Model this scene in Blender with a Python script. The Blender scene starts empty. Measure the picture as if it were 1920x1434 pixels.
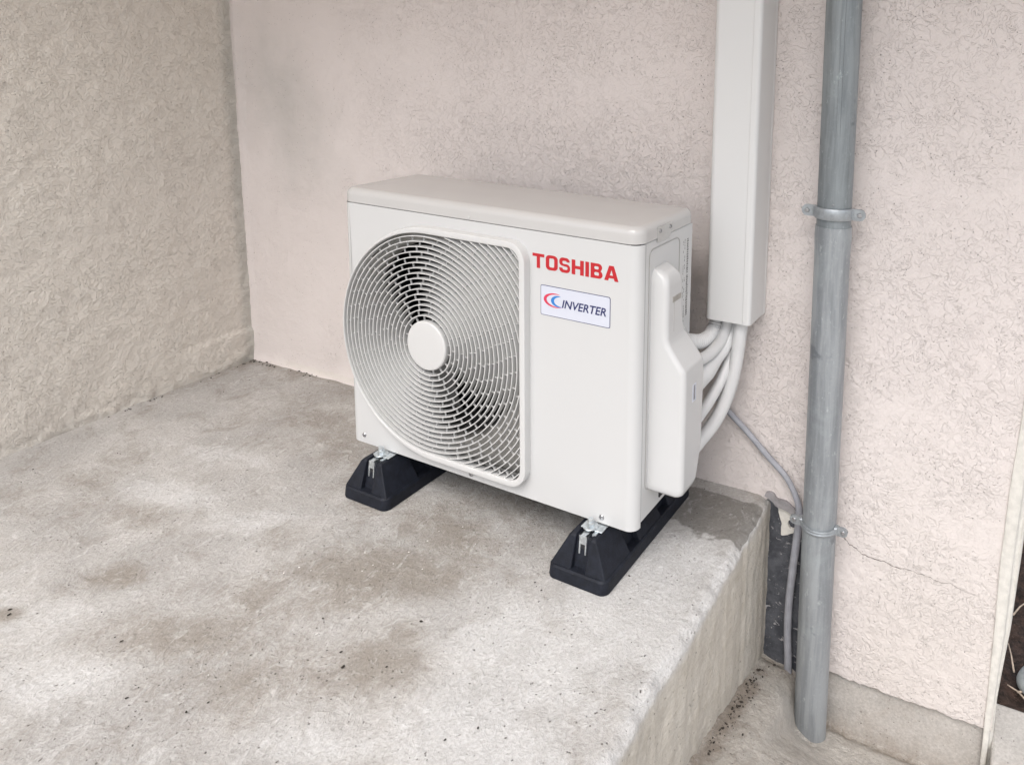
import bpy, bmesh, math, random
import numpy as np
from mathutils import Matrix, Vector
R = math.radians
random.seed(7)
sc = bpy.context.scene
C = sc.collection

# ------------------------------------------------------------------ camera
cam = bpy.data.cameras.new('camera')
cam_o = bpy.data.objects.new('camera', cam)
C.objects.link(cam_o)
rt = Vector((0.91530368, 0.40186148, 0.02695399))
up = Vector((-0.08198489, 0.12037603, 0.9893372))
fw = Vector((-0.3943319, 0.9077538, -0.14312719))
m = Matrix((rt, up, -fw)).transposed().to_4x4()
m.translation = (2.291, -1.6279, 1.0676)
cam_o.matrix_world = m
cam.sensor_width = 36.0
cam.sensor_fit = 'HORIZONTAL'
cam.lens = 1392.84 / 1920 * 36
cam.shift_x = (960 - 1286.04) / 1920
cam.shift_y = (299.03 - 717) / 1920
cam.clip_start = 0.02
cam.clip_end = 500
sc.camera = cam_o

# ------------------------------------------------------------------ sky, sun, exposure
SUN_EL, SUN_AZ = 58.0, 172.0          # azimuth from +y towards +x
w = bpy.data.worlds.new('World')
sc.world = w
w.use_nodes = True
nt = w.node_tree
nt.nodes.clear()
sky = nt.nodes.new('ShaderNodeTexSky')
sky.sky_type = 'NISHITA'
sky.sun_disc = False
sky.sun_elevation = R(SUN_EL)
sky.sun_rotation = R(SUN_AZ)
sky.air_density = 1.0
sky.dust_density = 4.0
hs = nt.nodes.new('ShaderNodeHueSaturation')
hs.inputs['Saturation'].default_value = 0.36
bg = nt.nodes.new('ShaderNodeBackground')
bg.inputs['Strength'].default_value = 0.15
ow = nt.nodes.new('ShaderNodeOutputWorld')
nt.links.new(sky.outputs[0], hs.inputs['Color'])
nt.links.new(hs.outputs[0], bg.inputs['Color'])
nt.links.new(bg.outputs[0], ow.inputs['Surface'])

sl = bpy.data.lights.new('sun', 'SUN')
sl.energy = 0.8
sl.angle = R(50)
sl.color = (1.0, 0.985, 0.96)
so = bpy.data.objects.new('sun', sl)
C.objects.link(so)
d = Vector((math.sin(R(SUN_AZ)) * math.cos(R(SUN_EL)), math.cos(R(SUN_AZ)) * math.cos(R(SUN_EL)), math.sin(R(SUN_EL))))
so.rotation_euler = d.to_track_quat('Z', 'Y').to_euler()
so.location = (3, -4, 5)

sc.view_settings.view_transform = 'Standard'
sc.view_settings.look = 'None'
sc.view_settings.gamma = 1
sc.view_settings.use_curve_mapping = False
sc.view_settings.exposure = 0.79

# ------------------------------------------------------------------ noise helpers
_rng = np.random.default_rng(3)
_perm = _rng.permutation(512)
_ang = _rng.random(512) * 2 * np.pi
_gx, _gy = np.cos(_ang), np.sin(_ang)

def perlin(x, y):
    xi = np.floor(x).astype(int); yi = np.floor(y).astype(int)
    xf = x - xi; yf = y - yi
    u = xf**3 * (xf * (xf * 6 - 15) + 10); v = yf**3 * (yf * (yf * 6 - 15) + 10)
    def g(ix, iy, fx, fy):
        h = _perm[(_perm[ix & 511] + iy) & 511]
        return _gx[h] * fx + _gy[h] * fy
    a = g(xi, yi, xf, yf); b = g(xi + 1, yi, xf - 1, yf)
    c = g(xi, yi + 1, xf, yf - 1); e = g(xi + 1, yi + 1, xf - 1, yf - 1)
    return (a + u * (b - a)) + v * ((c + u * (e - c)) - (a + u * (b - a)))

def fbm(x, y, s, o=4, g=0.5):
    r = 0; a = 1.0; t = 0
    for k in range(o):
        r = r + a * perlin(x * s + 17.3 * k, y * s - 9.1 * k); t += a
        s *= 2.03; a *= g
    return r / t

def sstep(a, b, x):
    t = np.clip((x - a) / (b - a), 0, 1)
    return t * t * (3 - 2 * t)

# ------------------------------------------------------------------ object helpers
def link(o, parent=None):
    C.objects.link(o)
    if parent is not None:
        o.parent = parent
    return o

def tag(o, label=None, cat=None, group=None, kind=None):
    if label: o['label'] = label
    if cat: o['category'] = cat
    if group: o['group'] = group
    if kind: o['kind'] = kind
    return o

def thing(name, label, cat, loc=(0, 0, 0), rz=0, group=None):
    o = bpy.data.objects.new(name, None)
    o.empty_display_size = 0.05
    o.location = loc
    o.rotation_euler = (0, 0, rz)
    link(o)
    return tag(o, label, cat, group)

def mesh_obj(name, verts, faces, mat, parent=None, smooth=False):
    me = bpy.data.meshes.new(name)
    me.from_pydata([tuple(v) for v in verts], [], faces)
    me.update()
    if smooth:
        me.polygons.foreach_set('use_smooth', [True] * len(me.polygons))
    if mat: me.materials.append(mat)
    return link(bpy.data.objects.new(name, me), parent)

def bm_obj(name, bm, mat, parent=None, smooth=False, angle=None):
    me = bpy.data.meshes.new(name)
    bmesh.ops.recalc_face_normals(bm, faces=bm.faces)
    if angle is not None:
        for f in bm.faces: f.smooth = True
        for e in bm.edges:
            if len(e.link_faces) == 2 and e.calc_face_angle(0) > R(angle):
                e.smooth = False
    elif smooth:
        for f in bm.faces: f.smooth = True
    bm.to_mesh(me)
    bm.free()
    if mat: me.materials.append(mat)
    o = link(bpy.data.objects.new(name, me), parent)
    if angle is not None:
        wn = o.modifiers.new('weighted', 'WEIGHTED_NORMAL'); wn.keep_sharp = True; wn.weight = 80
    return o

def grid_obj(name, P, mat, parent=None, smooth=True, attrs=None, flip=False):
    """P: (n, m, 3) array of points -> quad sheet"""
    n, k = P.shape[:2]
    idx = np.arange(n * k).reshape(n, k)
    q = np.stack([idx[:-1, :-1], idx[:-1, 1:], idx[1:, 1:], idx[1:, :-1]], -1).reshape(-1, 4)
    if flip: q = q[:, ::-1]
    me = bpy.data.meshes.new(name)
    me.vertices.add(n * k)
    me.vertices.foreach_set('co', P.reshape(-1).astype(np.float32))
    me.loops.add(len(q) * 4)
    me.loops.foreach_set('vertex_index', q.reshape(-1).astype(np.int32))
    me.polygons.add(len(q))
    me.polygons.foreach_set('loop_start', np.arange(0, len(q) * 4, 4, dtype=np.int32))
    if smooth:
        me.polygons.foreach_set('use_smooth', np.ones(len(q), bool))
    me.update(calc_edges=True)
    me.validate()
    if attrs:
        for nm, col in attrs.items():
            a = me.color_attributes.new(nm, 'FLOAT_COLOR', 'POINT')
            c4 = np.ones((n * k, 4), np.float32)
            c4[:, :3] = col.reshape(-1, 3)
            a.data.foreach_set('color', c4.reshape(-1))
    if mat: me.materials.append(mat)
    return link(bpy.data.objects.new(name, me), parent)

def add_box(bm, x0, x1, y0, y1, z0, z1, bev=0, seg=2):
    r = bmesh.ops.create_cube(bm, size=1)
    vs = r['verts']
    for v in vs:
        v.co = Vector(((x0 + x1) / 2 + v.co.x * (x1 - x0), (y0 + y1) / 2 + v.co.y * (y1 - y0), (z0 + z1) / 2 + v.co.z * (z1 - z0)))
    if bev:
        es = list({e for v in vs for e in v.link_edges})
        bmesh.ops.bevel(bm, geom=es, offset=bev, segments=seg, affect='EDGES', profile=0.5)

def add_loft(bm, rings, cap0=True, cap1=True):
    """closed rings of equal length"""
    vr = [[bm.verts.new(p) for p in ring] for ring in rings]
    n = len(vr[0])
    for a, b in zip(vr[:-1], vr[1:]):
        for i in range(n):
            j = (i + 1) % n
            bm.faces.new((a[i], a[j], b[j], b[i]))
    if cap0: bm.faces.new(vr[0][::-1])
    if cap1: bm.faces.new(vr[-1])
    return vr

def rrect(x0, x1, y0, y1, r, z, seg=6):
    """rounded rectangle, counter-clockwise, in the xy plane"""
    rs = r if isinstance(r, (list, tuple)) else (r, r, r, r)   # corners: (x0,y0) (x1,y0) (x1,y1) (x0,y1)
    out = []
    for (cx, cy, rr, a0) in ((x0 + rs[0], y0 + rs[0], rs[0], 180), (x1 - rs[1], y0 + rs[1], rs[1], 270),
                             (x1 - rs[2], y1 - rs[2], rs[2], 0), (x0 + rs[3], y1 - rs[3], rs[3], 90)):
        for k in range(seg + 1):
            a = R(a0 + 90 * k / seg)
            out.append((cx + rr * math.cos(a), cy + rr * math.sin(a), z))
    return out

def catmull(pts, n=10):
    P = [Vector(p) for p in pts]
    P = [P[0] * 2 - P[1]] + P + [P[-1] * 2 - P[-2]]
    out = []
    for i in range(1, len(P) - 2):
        p0, p1, p2, p3 = P[i - 1:i + 3]
        for k in range(n):
            t = k / n
            out.append(0.5 * (2 * p1 + (p2 - p0) * t + (2 * p0 - 5 * p1 + 4 * p2 - p3) * t * t + (3 * p1 - p0 - 3 * p2 + p3) * t**3))
    out.append(P[-2])
    return out

def add_tube(bm, path, rad, seg=16, cap=True):
    path = [Vector(p) for p in path]
    rings = []
    nrm = None
    for i, p in enumerate(path):
        t = (path[min(i + 1, len(path) - 1)] - path[max(i - 1, 0)]).normalized()
        if nrm is None:
            nrm = t.orthogonal().normalized()
        nrm = (nrm - t * nrm.dot(t)).normalized()
        b = t.cross(nrm)
        r = rad(i / (len(path) - 1)) if callable(rad) else rad
        rings.append([p + (nrm * math.cos(a) + b * math.sin(a)) * r for a in [2 * math.pi * k / seg for k in range(seg)]])
    add_loft(bm, rings, cap, cap)

def add_cyl(bm, c, axis, r, h, seg=20, r2=None):
    c = Vector(c); ax = Vector(axis).normalized()
    n = ax.orthogonal().normalized(); b = ax.cross(n)
    ring = lambda p, rr: [p + (n * math.cos(2 * math.pi * k / seg) + b * math.sin(2 * math.pi * k / seg)) * rr for k in range(seg)]
    add_loft(bm, [ring(c, r), ring(c + ax * h, r if r2 is None else r2)])

def add_lathe(bm, c, axis, prof, seg=24, caps=(True, True)):
    """prof: list of (radius, height along axis)"""
    c = Vector(c); ax = Vector(axis).normalized()
    n = ax.orthogonal().normalized(); b = ax.cross(n)
    add_loft(bm, [[c + ax * h + (n * math.cos(2 * math.pi * k / seg) + b * math.sin(2 * math.pi * k / seg)) * r for k in range(seg)] for r, h in prof], *caps)

def outline_prism(bm, loops, y0, y1):
    """loops in (x, z); filled sheet with holes, extruded from y0 to y1 (front y0)"""
    es = []
    for lp in loops:
        vs = [bm.verts.new((p[0], y0, p[1])) for p in lp]
        for i in range(len(vs)):
            es.append(bm.edges.new((vs[i], vs[(i + 1) % len(vs)])))
    f = bmesh.ops.triangle_fill(bm, use_beauty=True, use_dissolve=False, edges=es)
    faces = [g for g in f['geom'] if isinstance(g, bmesh.types.BMFace)]
    if y1 is not None:
        r = bmesh.ops.extrude_face_region(bm, geom=faces)
        for v in [g for g in r['geom'] if isinstance(g, bmesh.types.BMVert)]:
            v.co.y = y1
    return faces

# ------------------------------------------------------------------ material helpers
class NT:
    def __init__(s, name):
        s.m = bpy.data.materials.new(name); s.m.use_nodes = True
        s.t = s.m.node_tree; s.b = s.t.nodes['Principled BSDF']
        s.co = None
    def n(s, typ, **kw):
        x = s.t.nodes.new(typ)
        for k, v in kw.items():
            if k.startswith('_'): setattr(x, k[1:], v)
        return x
    def l(s, a, b): s.t.links.new(a, b)
    def coord(s):
        if s.co is None:
            s.co = s.n('ShaderNodeTexCoord').outputs['Object']
        return s.co
    def setin(s, sock, v):
        if hasattr(v, 'is_output'): s.l(v, sock)
        else: sock.default_value = v
    def noise(s, scale, detail=2, rough=0.5, dist=0, vec=None, out='Fac'):
        x = s.n('ShaderNodeTexNoise')
        s.l(vec or s.coord(), x.inputs['Vector'])
        x.inputs['Scale'].default_value = scale; x.inputs['Detail'].default_value = detail
        x.inputs['Roughness'].default_value = rough; x.inputs['Distortion'].default_value = dist
        return x.outputs[out]
    def voro(s, scale, feature='F1', rand=1.0, vec=None, out='Distance'):
        x = s.n('ShaderNodeTexVoronoi'); x.feature = feature
        s.l(vec or s.coord(), x.inputs['Vector'])
        x.inputs['Scale'].default_value = scale; x.inputs['Randomness'].default_value = rand
        return x.outputs[out]
    def math(s, op, a, b=None, c=None, clamp=False):
        x = s.n('ShaderNodeMath'); x.operation = op; x.use_clamp = clamp
        for i, v in enumerate((a, b, c)):
            if v is not None: s.setin(x.inputs[i], v)
        return x.outputs[0]
    def ramp(s, v, a, b, o0=0.0, o1=1.0):
        x = s.n('ShaderNodeMapRange'); x.interpolation_type = 'SMOOTHSTEP'
        s.setin(x.inputs[0], v)
        for i, k in enumerate((a, b, o0, o1)): x.inputs[i + 1].default_value = k
        return x.outputs[0]
    def mix(s, f, a, b, mode='MIX'):
        x = s.n('ShaderNodeMix'); x.data_type = 'RGBA'; x.blend_type = mode
        s.setin(x.inputs[0], f)
        for i, v in ((6, a), (7, b)):
            if hasattr(v, 'is_output'): s.l(v, x.inputs[i])
            else: x.inputs[i].default_value = (*v, 1) if len(v) == 3 else v
        return x.outputs[2]
    def attr(s, name):
        x = s.n('ShaderNodeAttribute'); x.attribute_name = name
        sp = s.n('ShaderNodeSeparateColor'); s.l(x.outputs['Color'], sp.inputs[0])
        return sp.outputs
    def warp(s, scale, amt, vec=None):
        vec = vec or s.coord()
        nz = s.noise(scale, 2, 0.5, 0, vec, 'Color')
        a = s.n('ShaderNodeVectorMath'); a.operation = 'SUBTRACT'; s.l(nz, a.inputs[0]); a.inputs[1].default_value = (.5, .5, .5)
        b = s.n('ShaderNodeVectorMath'); b.operation = 'SCALE'; s.l(a.outputs[0], b.inputs[0]); b.inputs['Scale'].default_value = amt
        c = s.n('ShaderNodeVectorMath'); c.operation = 'ADD'; s.l(vec, c.inputs[0]); s.l(b.outputs[0], c.inputs[1])
        return c.outputs[0]
    def scalev(s, sx, sy, sz, vec=None, rot=(0, 0, 0)):
        x = s.n('ShaderNodeMapping'); s.l(vec or s.coord(), x.inputs['Vector'])
        x.inputs['Scale'].default_value = (sx, sy, sz); x.inputs['Rotation'].default_value = rot
        return x.outputs[0]
    def color(s, v):
        s.setin(s.b.inputs['Base Color'], v if hasattr(v, 'is_output') else (*v, 1))
    def bump(s, h, dist, strength=1.0):
        x = s.n('ShaderNodeBump'); s.l(h, x.inputs['Height'])
        x.inputs['Distance'].default_value = dist; x.inputs['Strength'].default_value = strength
        s.l(x.outputs[0], s.b.inputs['Normal'])
    def rough(s, v): s.setin(s.b.inputs['Roughness'], v)
    def spec(s, v): s.b.inputs['Specular IOR Level'].default_value = v
    def metal(s, v): s.b.inputs['Metallic'].default_value = v

def mat_stucco(name, base, alt, dense, v0=.22, v1=.62, vmin=.2):
    """hand-scratched render: broken curly grooves, pits, fine sand"""
    s = NT(name)
    at = s.attr('tint')                          # r: smooth zone, g: greying, part painted shade, b: pale warm
    v = s.warp(9, .05)
    n1 = s.noise(46 * dense, 1.5, .5, .8, v)
    iso1 = s.ramp(s.math('ABSOLUTE', s.math('SUBTRACT', n1, .5)), .002, .020, 1, 0)
    n2 = s.noise(84 * dense, 1.0, .5, 1.0, v)
    iso2 = s.ramp(s.math('ABSOLUTE', s.math('SUBTRACT', n2, .48)), .002, .026, 1, 0)
    gsrc = s.noise(30, 2, .6)
    g1 = s.ramp(gsrc, .46, .60)
    g2 = s.ramp(gsrc, .56, .44)
    gro = s.math('MAXIMUM', s.math('MULTIPLY', iso1, g1), s.math('MULTIPLY', iso2, g2))
    vis = s.ramp(s.math('ADD', s.noise(4.5, 3, .6), s.math('MULTIPLY', at[0], -.30)), v0, v1, vmin, 1)
    gro = s.math('MULTIPLY', gro, vis)
    pv = s.voro(95)
    gate = s.ramp(s.noise(9, 2, .5), .42, .56)
    pit = s.math('MULTIPLY', s.ramp(pv, .05, .15, 1, 0), gate)
    fine = s.noise(230, 3, .65)
    med = s.noise(60, 4, .62, .6)
    h = s.math('ADD', s.math('MULTIPLY', med, s.math('ADD', s.math('MULTIPLY', vis, .75), .2)), s.math('MULTIPLY', fine, .22))
    h = s.math('SUBTRACT', h, s.math('MULTIPLY', gro, .27))
    h = s.math('SUBTRACT', h, s.math('MULTIPLY', pit, .4))
    s.bump(h, .0046, 1.0)
    c = s.mix(s.ramp(s.noise(2.2, 4, .6), .35, .68), base, alt)
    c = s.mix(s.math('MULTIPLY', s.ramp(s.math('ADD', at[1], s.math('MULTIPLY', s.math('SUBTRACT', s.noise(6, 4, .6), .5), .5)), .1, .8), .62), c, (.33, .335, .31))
    c = s.mix(s.math('MULTIPLY', at[2], .8), c, (.66, .62, .56))
    c = s.mix(s.math('MULTIPLY', gro, .05), c, (.22, .18, .155))
    c = s.mix(s.math('MULTIPLY', pit, .6), c, (.13, .11, .10))
    s.color(c); s.rough(.92); s.spec(.25)
    return s.m

def mat_concrete(name, base, pale, brown, wet, bd=.006, flake=1.0):
    s = NT(name)
    at = s.attr('stain_shade')                         # r brown with slab back shade, g damp, b pale with edge highlight
    sand = s.attr('sand')
    v = s.warp(5, .06)
    mott = s.noise(3.2, 6, .62, .4, v)
    big = s.noise(11, 5, .68, .8, v)
    fine = s.noise(190, 3, .7)
    streak = s.noise(40, 4, .66, 1.0, s.scalev(1, .55, 1, v, (0, 0, R(28))))
    ridge = s.ramp(s.math('ABSOLUTE', s.math('SUBTRACT', streak, .5)), 0, .16)
    jit = s.math('MULTIPLY', s.math('SUBTRACT', s.noise(13, 6, .78, .8), .5), 1.6)
    fb = s.ramp(s.math('ADD', at[0], jit), .14, .86)
    fw_ = s.ramp(s.math('ADD', at[1], s.math('MULTIPLY', jit, .28)), .38, .6)
    fp = s.ramp(s.math('ADD', at[2], jit), .2, .75)
    c = s.mix(s.ramp(mott, .36, .66), base, tuple(x * .8 for x in base))
    c = s.mix(s.math('MULTIPLY', s.ramp(big, .48, .70), .5), c, brown)
    c = s.mix(s.math('MULTIPLY', fp, .5), c, pale)
    c = s.mix(s.math('MULTIPLY', fb, .82), c, brown)
    c = s.mix(s.math('MULTIPLY', fw_, .85), c, wet)
    c = s.mix(s.math('MULTIPLY', s.ramp(streak, .56, .68), .22), c, tuple(x * 1.2 for x in pale))
    c = s.mix(s.math('MULTIPLY', s.ramp(s.noise(85, 4, .7, 1), .60, .70), .35), c, tuple(x * .45 for x in brown))
    c = s.mix(s.ramp(s.noise(150, 6, .75), .35, .68, .26, 0), c, (.10, .085, .07))
    c = s.mix(s.ramp(s.noise(48, 6, .75, .5), .55, .72, 0, .3), c, (.68, .66, .64))
    c = s.mix(s.math('MULTIPLY', sand[0], .5), c, (.62, .555, .45))
    gate = s.ramp(s.noise(5, 2, .5), .36, .5)
    pw = s.warp(60, .012)
    pit = s.math('MULTIPLY', s.ramp(s.voro(70, vec=pw), .04, .15, 1, 0), gate)
    pit2 = s.math('MULTIPLY', s.ramp(s.voro(21, vec=pw), .016, .055, 1, 0), s.ramp(s.noise(3.1, 1, .5), .42, .5))
    c = s.mix(s.math('MULTIPLY', pit, .6), c, (.12, .10, .085))
    c = s.mix(s.math('MULTIPLY', pit2, .85), c, (.06, .05, .045))
    s.color(c)
    h = s.math('ADD', s.math('MULTIPLY', big, .55), s.math('MULTIPLY', fine, .2))
    h = s.math('ADD', h, s.math('MULTIPLY', ridge, .10 * flake))
    h = s.math('ADD', h, s.math('MULTIPLY', s.noise(75, 6, .72, .3), .5 * flake))
    h = s.math('SUBTRACT', h, s.math('MULTIPLY', pit, .45))
    h = s.math('SUBTRACT', h, s.math('MULTIPLY', pit2, .5))
    s.bump(h, bd, .9)
    s.rough(.88); s.spec(.3)
    return s.m

def mat_paint(name, col, rough=.35, orange=.0, dirt=.0, coat=0):
    s = NT(name)
    c = col
    if dirt:
        c = s.mix(s.math('MULTIPLY', s.ramp(s.noise(7, 5, .65), .48, .75), dirt), col, tuple(x * .72 for x in col))
    s.color(c)
    s.rough(rough)
    s.spec(.5)
    if orange:
        s.bump(s.noise(420, 2, .5), .0004, orange)
    if coat: s.b.inputs['Coat Weight'].default_value = coat
    return s.m

def mat_plain(name, col, rough=.6, metal=0, var=.15, scale=30, bump=0, spec=.5):
    s = NT(name)
    s.color(s.mix(s.ramp(s.noise(scale, 5, .65), .3, .7), tuple(x * (1 - var) for x in col), tuple(min(1, x * (1 + var)) for x in col)))
    s.rough(rough); s.metal(metal); s.spec(spec)
    if bump: s.bump(s.noise(scale * 6, 4, .6), .001, bump)
    return s.m

def mat_zinc(name='weathered zinc', k=1.0):
    """weathered zinc: vertical streaks, spangle, pale runs"""
    s = NT(name)
    st = s.noise(10, 6, .65, .3, s.scalev(4, 4, .35))
    bl = s.noise(7, 5, .6, .5)
    sp = s.noise(130, 3, .6)
    c = s.mix(s.ramp(st, .35, .65), (.235, .252, .268), (.36, .38, .395))
    c = s.mix(s.math('MULTIPLY', s.ramp(bl, .5, .7), .5), c, (.42, .46, .475))
    c = s.mix(s.math('MULTIPLY', s.ramp(s.noise(36, 5, .7, 0, s.scalev(2, 2, .8)), .60, .72), .5), c, (.56, .6, .61))
    c = s.mix(s.math('MULTIPLY', s.ramp(s.noise(16, 3, .6), .64, .72), .55), c, (.12, .135, .15))
    c = s.mix(s.math('MULTIPLY', s.ramp(sp, .55, .75), .2), c, (.5, .53, .54))
    c = s.mix(1.0, c, (k * (1 - .2 * (1 - k)), k, k * 1.0), 'MULTIPLY')
    s.color(c)
    s.metal(.3); s.rough(s.ramp(st, .3, .7, .42, .58)); s.spec(.5)
    s.bump(s.math('ADD', sp, s.math('MULTIPLY', bl, .6)), .0012, .35)
    return s.m

M = {}
M['stucco'] = mat_stucco('scratched render', (.72, .66, .635), (.69, .63, .605), .92)
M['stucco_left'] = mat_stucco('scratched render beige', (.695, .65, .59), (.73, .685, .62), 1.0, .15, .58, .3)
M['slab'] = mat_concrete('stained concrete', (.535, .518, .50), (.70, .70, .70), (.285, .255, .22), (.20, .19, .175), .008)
M['ground'] = mat_concrete('rough mortar bed', (.56, .53, .49), (.66, .63, .59), (.24, .20, .165), (.12, .105, .095), .010, 1.2)
M['plinth'] = mat_concrete('bare base concrete', (.57, .54, .505), (.63, .61, .58), (.46, .41, .365), (.2, .18, .16), .003, .5)
M['white'] = mat_paint('cream white enamel', (.58, .58, .578), .2, .06, .0, 0)
M['lid'] = mat_plain('shaded cream white enamel', (.51, .50, .49), .2, 0, .012, 5)  # darker copy of the casing enamel, standing in for shade on top
M['grille'] = mat_paint('white moulded plastic', (.60, .597, .59), .35)
M['duct'] = mat_paint('white plastic trunking', (.66, .66, .655), .36, .05)
M['pipe'] = mat_paint('white vinyl sleeve', (.65, .65, .65), .42, .0, .12)
M['rubber'] = mat_plain('black recycled rubber', (.0095, .0115, .0185), .6, 0, .3, 60, .5, .3)
M['galv'] = mat_plain('bright zinc plated steel', (.62, .66, .68), .32, .85, .2, 90)
M['screw'] = mat_plain('bare steel screw', (.42, .42, .43), .3, .9, .15, 90)
M['dark'] = mat_plain('dark interior', (.018, .018, .02), .7)
M['coil'] = mat_plain('dusty coil fins', (.028, .028, .032), .55, .4)
M['fan'] = mat_plain('grey fan plastic', (.13, .128, .125), .45, 0, .05)
M['shroud'] = mat_plain('pale inner shroud', (.40, .385, .36), .5, 0, .05)
M['zinc'] = mat_zinc()
M['zinc_upper'] = mat_zinc('older zinc', .82)
M['cable'] = mat_plain('grey cable sheath', (.33, .335, .37), .5, 0, .1, 40)
M['red'] = mat_plain('red ink', (.47, .012, .020), .4, 0, .02)
M['navy'] = mat_plain('navy ink', (.020, .025, .115), .4, 0, .02)
M['blue'] = mat_plain('blue ink', (.03, .20, .55), .4, 0, .02)
M['crimson'] = mat_plain('crimson ink', (.62, .04, .09), .4, 0, .02)
M['badge'] = mat_plain('pale lilac film', (.60, .62, .70), .3, 0, .01)
M['seam'] = mat_plain('grey seam line', (.38, .37, .355), .6, 0, .05)  # plain grey for the cover panel line
M['ink'] = mat_plain('grey print', (.16, .155, .15), .6, 0, .05)
M['clear'] = mat_plain('satin steel clip', (.60, .60, .59), .28, .7, .05)
M['mortar'] = mat_plain('grey mortar', (.27, .255, .26), .85, 0, .2, 40, .8)
M['crackm'] = mat_plain('crack brown', (.13, .105, .09), .95)
M['roof'] = mat_plain('warm timber soffit', (.50, .315, .14), .8, 0, .15, 6)
M['house'] = mat_plain('grey backing wall', (.3, .28, .26), .9)
M['bead'] = mat_plain('smooth render bead', (.66, .635, .585), .85, 0, .08, 60, .6)
M['pebble'] = mat_plain('grey pebble', (.26, .275, .275), .7, 0, .15, 60, .4)
M['straw'] = mat_plain('dry straw', (.46, .37, .29), .8, 0, .3, 60)
M['crumb'] = mat_plain('dark crumb', (.035, .028, .022), .9, 0, .4, 80)
M['chip'] = mat_plain('white plaster chip', (.72, .70, .67), .85, 0, .1, 80)

def mat_bitumen():
    s = NT('bitumen coat with paint flecks')
    v = s.warp(30, .02)
    c = s.mix(s.ramp(s.noise(26, 6, .7), .35, .7), (.045, .048, .058), (.11, .115, .13))
    fl = s.math('MULTIPLY', s.ramp(s.noise(55, 4, .65, .8, s.scalev(1, 1, 1.6, v, (0, R(35), 0))), .60, .67), .9)
    c = s.mix(fl, c, (.42, .41, .42))
    s.color(c); s.rough(.6)
    s.bump(s.math('ADD', s.noise(40, 6, .7), fl), .003, .7)
    return s.m
M['bitumen'] = mat_bitumen()

def mat_soil():
    s = NT('brown leaf soil')
    n = s.noise(30, 8, .75, .6)
    c = s.mix(s.ramp(n, .35, .65), (.022, .014, .010), (.10, .060, .045))
    c = s.mix(s.math('MULTIPLY', s.ramp(s.noise(70, 6, .7, 2), .58, .68), .7), c, (.24, .15, .115))
    s.color(c); s.rough(.95)
    s.bump(n, .03, .9)
    return s.m
M['soil'] = mat_soil()

# ------------------------------------------------------------------ the setting
# wide ground around the house
n = 60
gx, gy = np.meshgrid(np.linspace(-60, 60, n), np.linspace(-60, 60, n), indexing='ij')
P = np.stack([gx, gy, np.full_like(gx, -.9)], -1)
M['yard'] = mat_plain('pale gravel yard', (.42, .40, .37), .95, 0, .2, 3)
tag(grid_obj('ground', P, M['yard']), kind='structure')

# --- back wall of the house
back = thing('rendered_wall', 'pinkish scratched plaster house wall behind the white outdoor unit, carrying the zinc downpipe', 'wall', (0, 0, 0))
XE = 2.366
xs = np.linspace(-.03, XE, 470)
nz = 470
t = np.linspace(0, 1, nz)
zl = np.where(xs < 1.8, -.06, 0.0)
def zlow(x):
    mort = np.interp(x, [1.80, 1.835, 1.85, 1.875, 1.90, 1.915, 1.93, 1.965, 1.985, 2.0, 2.4],
                     [-.05, .012, .002, 0.0, -.014, -.05, -.12, -.30, -.405, -.414, -.416])
    return mort + np.where(x > 1.98, .006, .003) * perlin(x * 38, x * 0 + 3.3) * np.where(x > 1.8, 1, 0) + np.where(x > 1.98, .004, 0) * perlin(x * 110, x * 0 + 8.3)
zl = zlow(xs)
X = np.repeat(xs[:, None], nz, 1)
Z = zl[:, None] + (2.115 - zl)[:, None] * t[None, :] ** 1.15
dy = .0035 * fbm(X, Z, 7, 3) + .0016 * fbm(X + 5, Z, 40, 3)
dy += -.016 * np.exp(-np.clip(Z, 0, None) / .018) * sstep(1.2, .3, X) * (.8 + fbm(X, Z, 12, 2))     # coved foot near the corner
Y = dy - .006 * np.exp(-((X - 0) / .02) ** 2)
P = np.stack([X, Y, Z], -1)
# turn the lower rim and the right edge back into the wall
lip = P[:, :1].copy(); lip[..., 1] = .03; lip[..., 2] += .001
P = np.concatenate([lip, P], 1)
Xa = P[..., 0]; Za = P[..., 2]
smooth = np.clip(sstep(.95, .25, Xa + .25 * fbm(Xa, Za, 3, 3)) , 0, 1)
soot_shade = np.exp(-(((Xa - .30) / .20) ** 2 + ((Za - .74) / .26) ** 2)) * .34 + np.exp(-(((Xa - .10) / .22) ** 2 + ((Za - .98) / .3) ** 2)) * .35
soot_shade += .35 * np.exp(-((Xa - 1.55) / .16) ** 2 - ((Za - .45) / .22) ** 2)  # shade between unit and trunking, put into the wall colour
pale = sstep(.012, .004, np.abs(Za - .012)) * sstep(.1, .2, Xa) * sstep(.7, .45, Xa) + .5 * sstep(1.98, 2.12, Xa) * sstep(.5, -.3, Za)
grid_obj('plaster', P, M['stucco'], back, attrs={'tint': np.stack([smooth, soot_shade, np.clip(pale * .6, 0, 1)], -1)}, flip=True)
# masonry core behind the plaster: exposed base course right of the pipe
bm = bmesh.new(); add_box(bm, -.2, 2.356, .045, .3, -1.2, 2.11); bm_obj('masonry_core', bm, M['house'], back)
xs2 = np.linspace(1.96, 2.360, 60); zs2 = np.linspace(-.80, -.38, 60)
X2, Z2 = np.meshgrid(xs2, zs2, indexing='ij')
P = np.stack([X2, .012 + .004 * fbm(X2, Z2, 9, 4), Z2], -1)
grid_obj('base_course', P, M['plinth'], back, flip=True, attrs={'sand': np.zeros(X2.shape + (3,)), 'stain_shade': np.stack([.25 + .5 * sstep(-.5, -.6, Z2), 0 * X2, .2 + 0 * X2], -1)})
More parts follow.
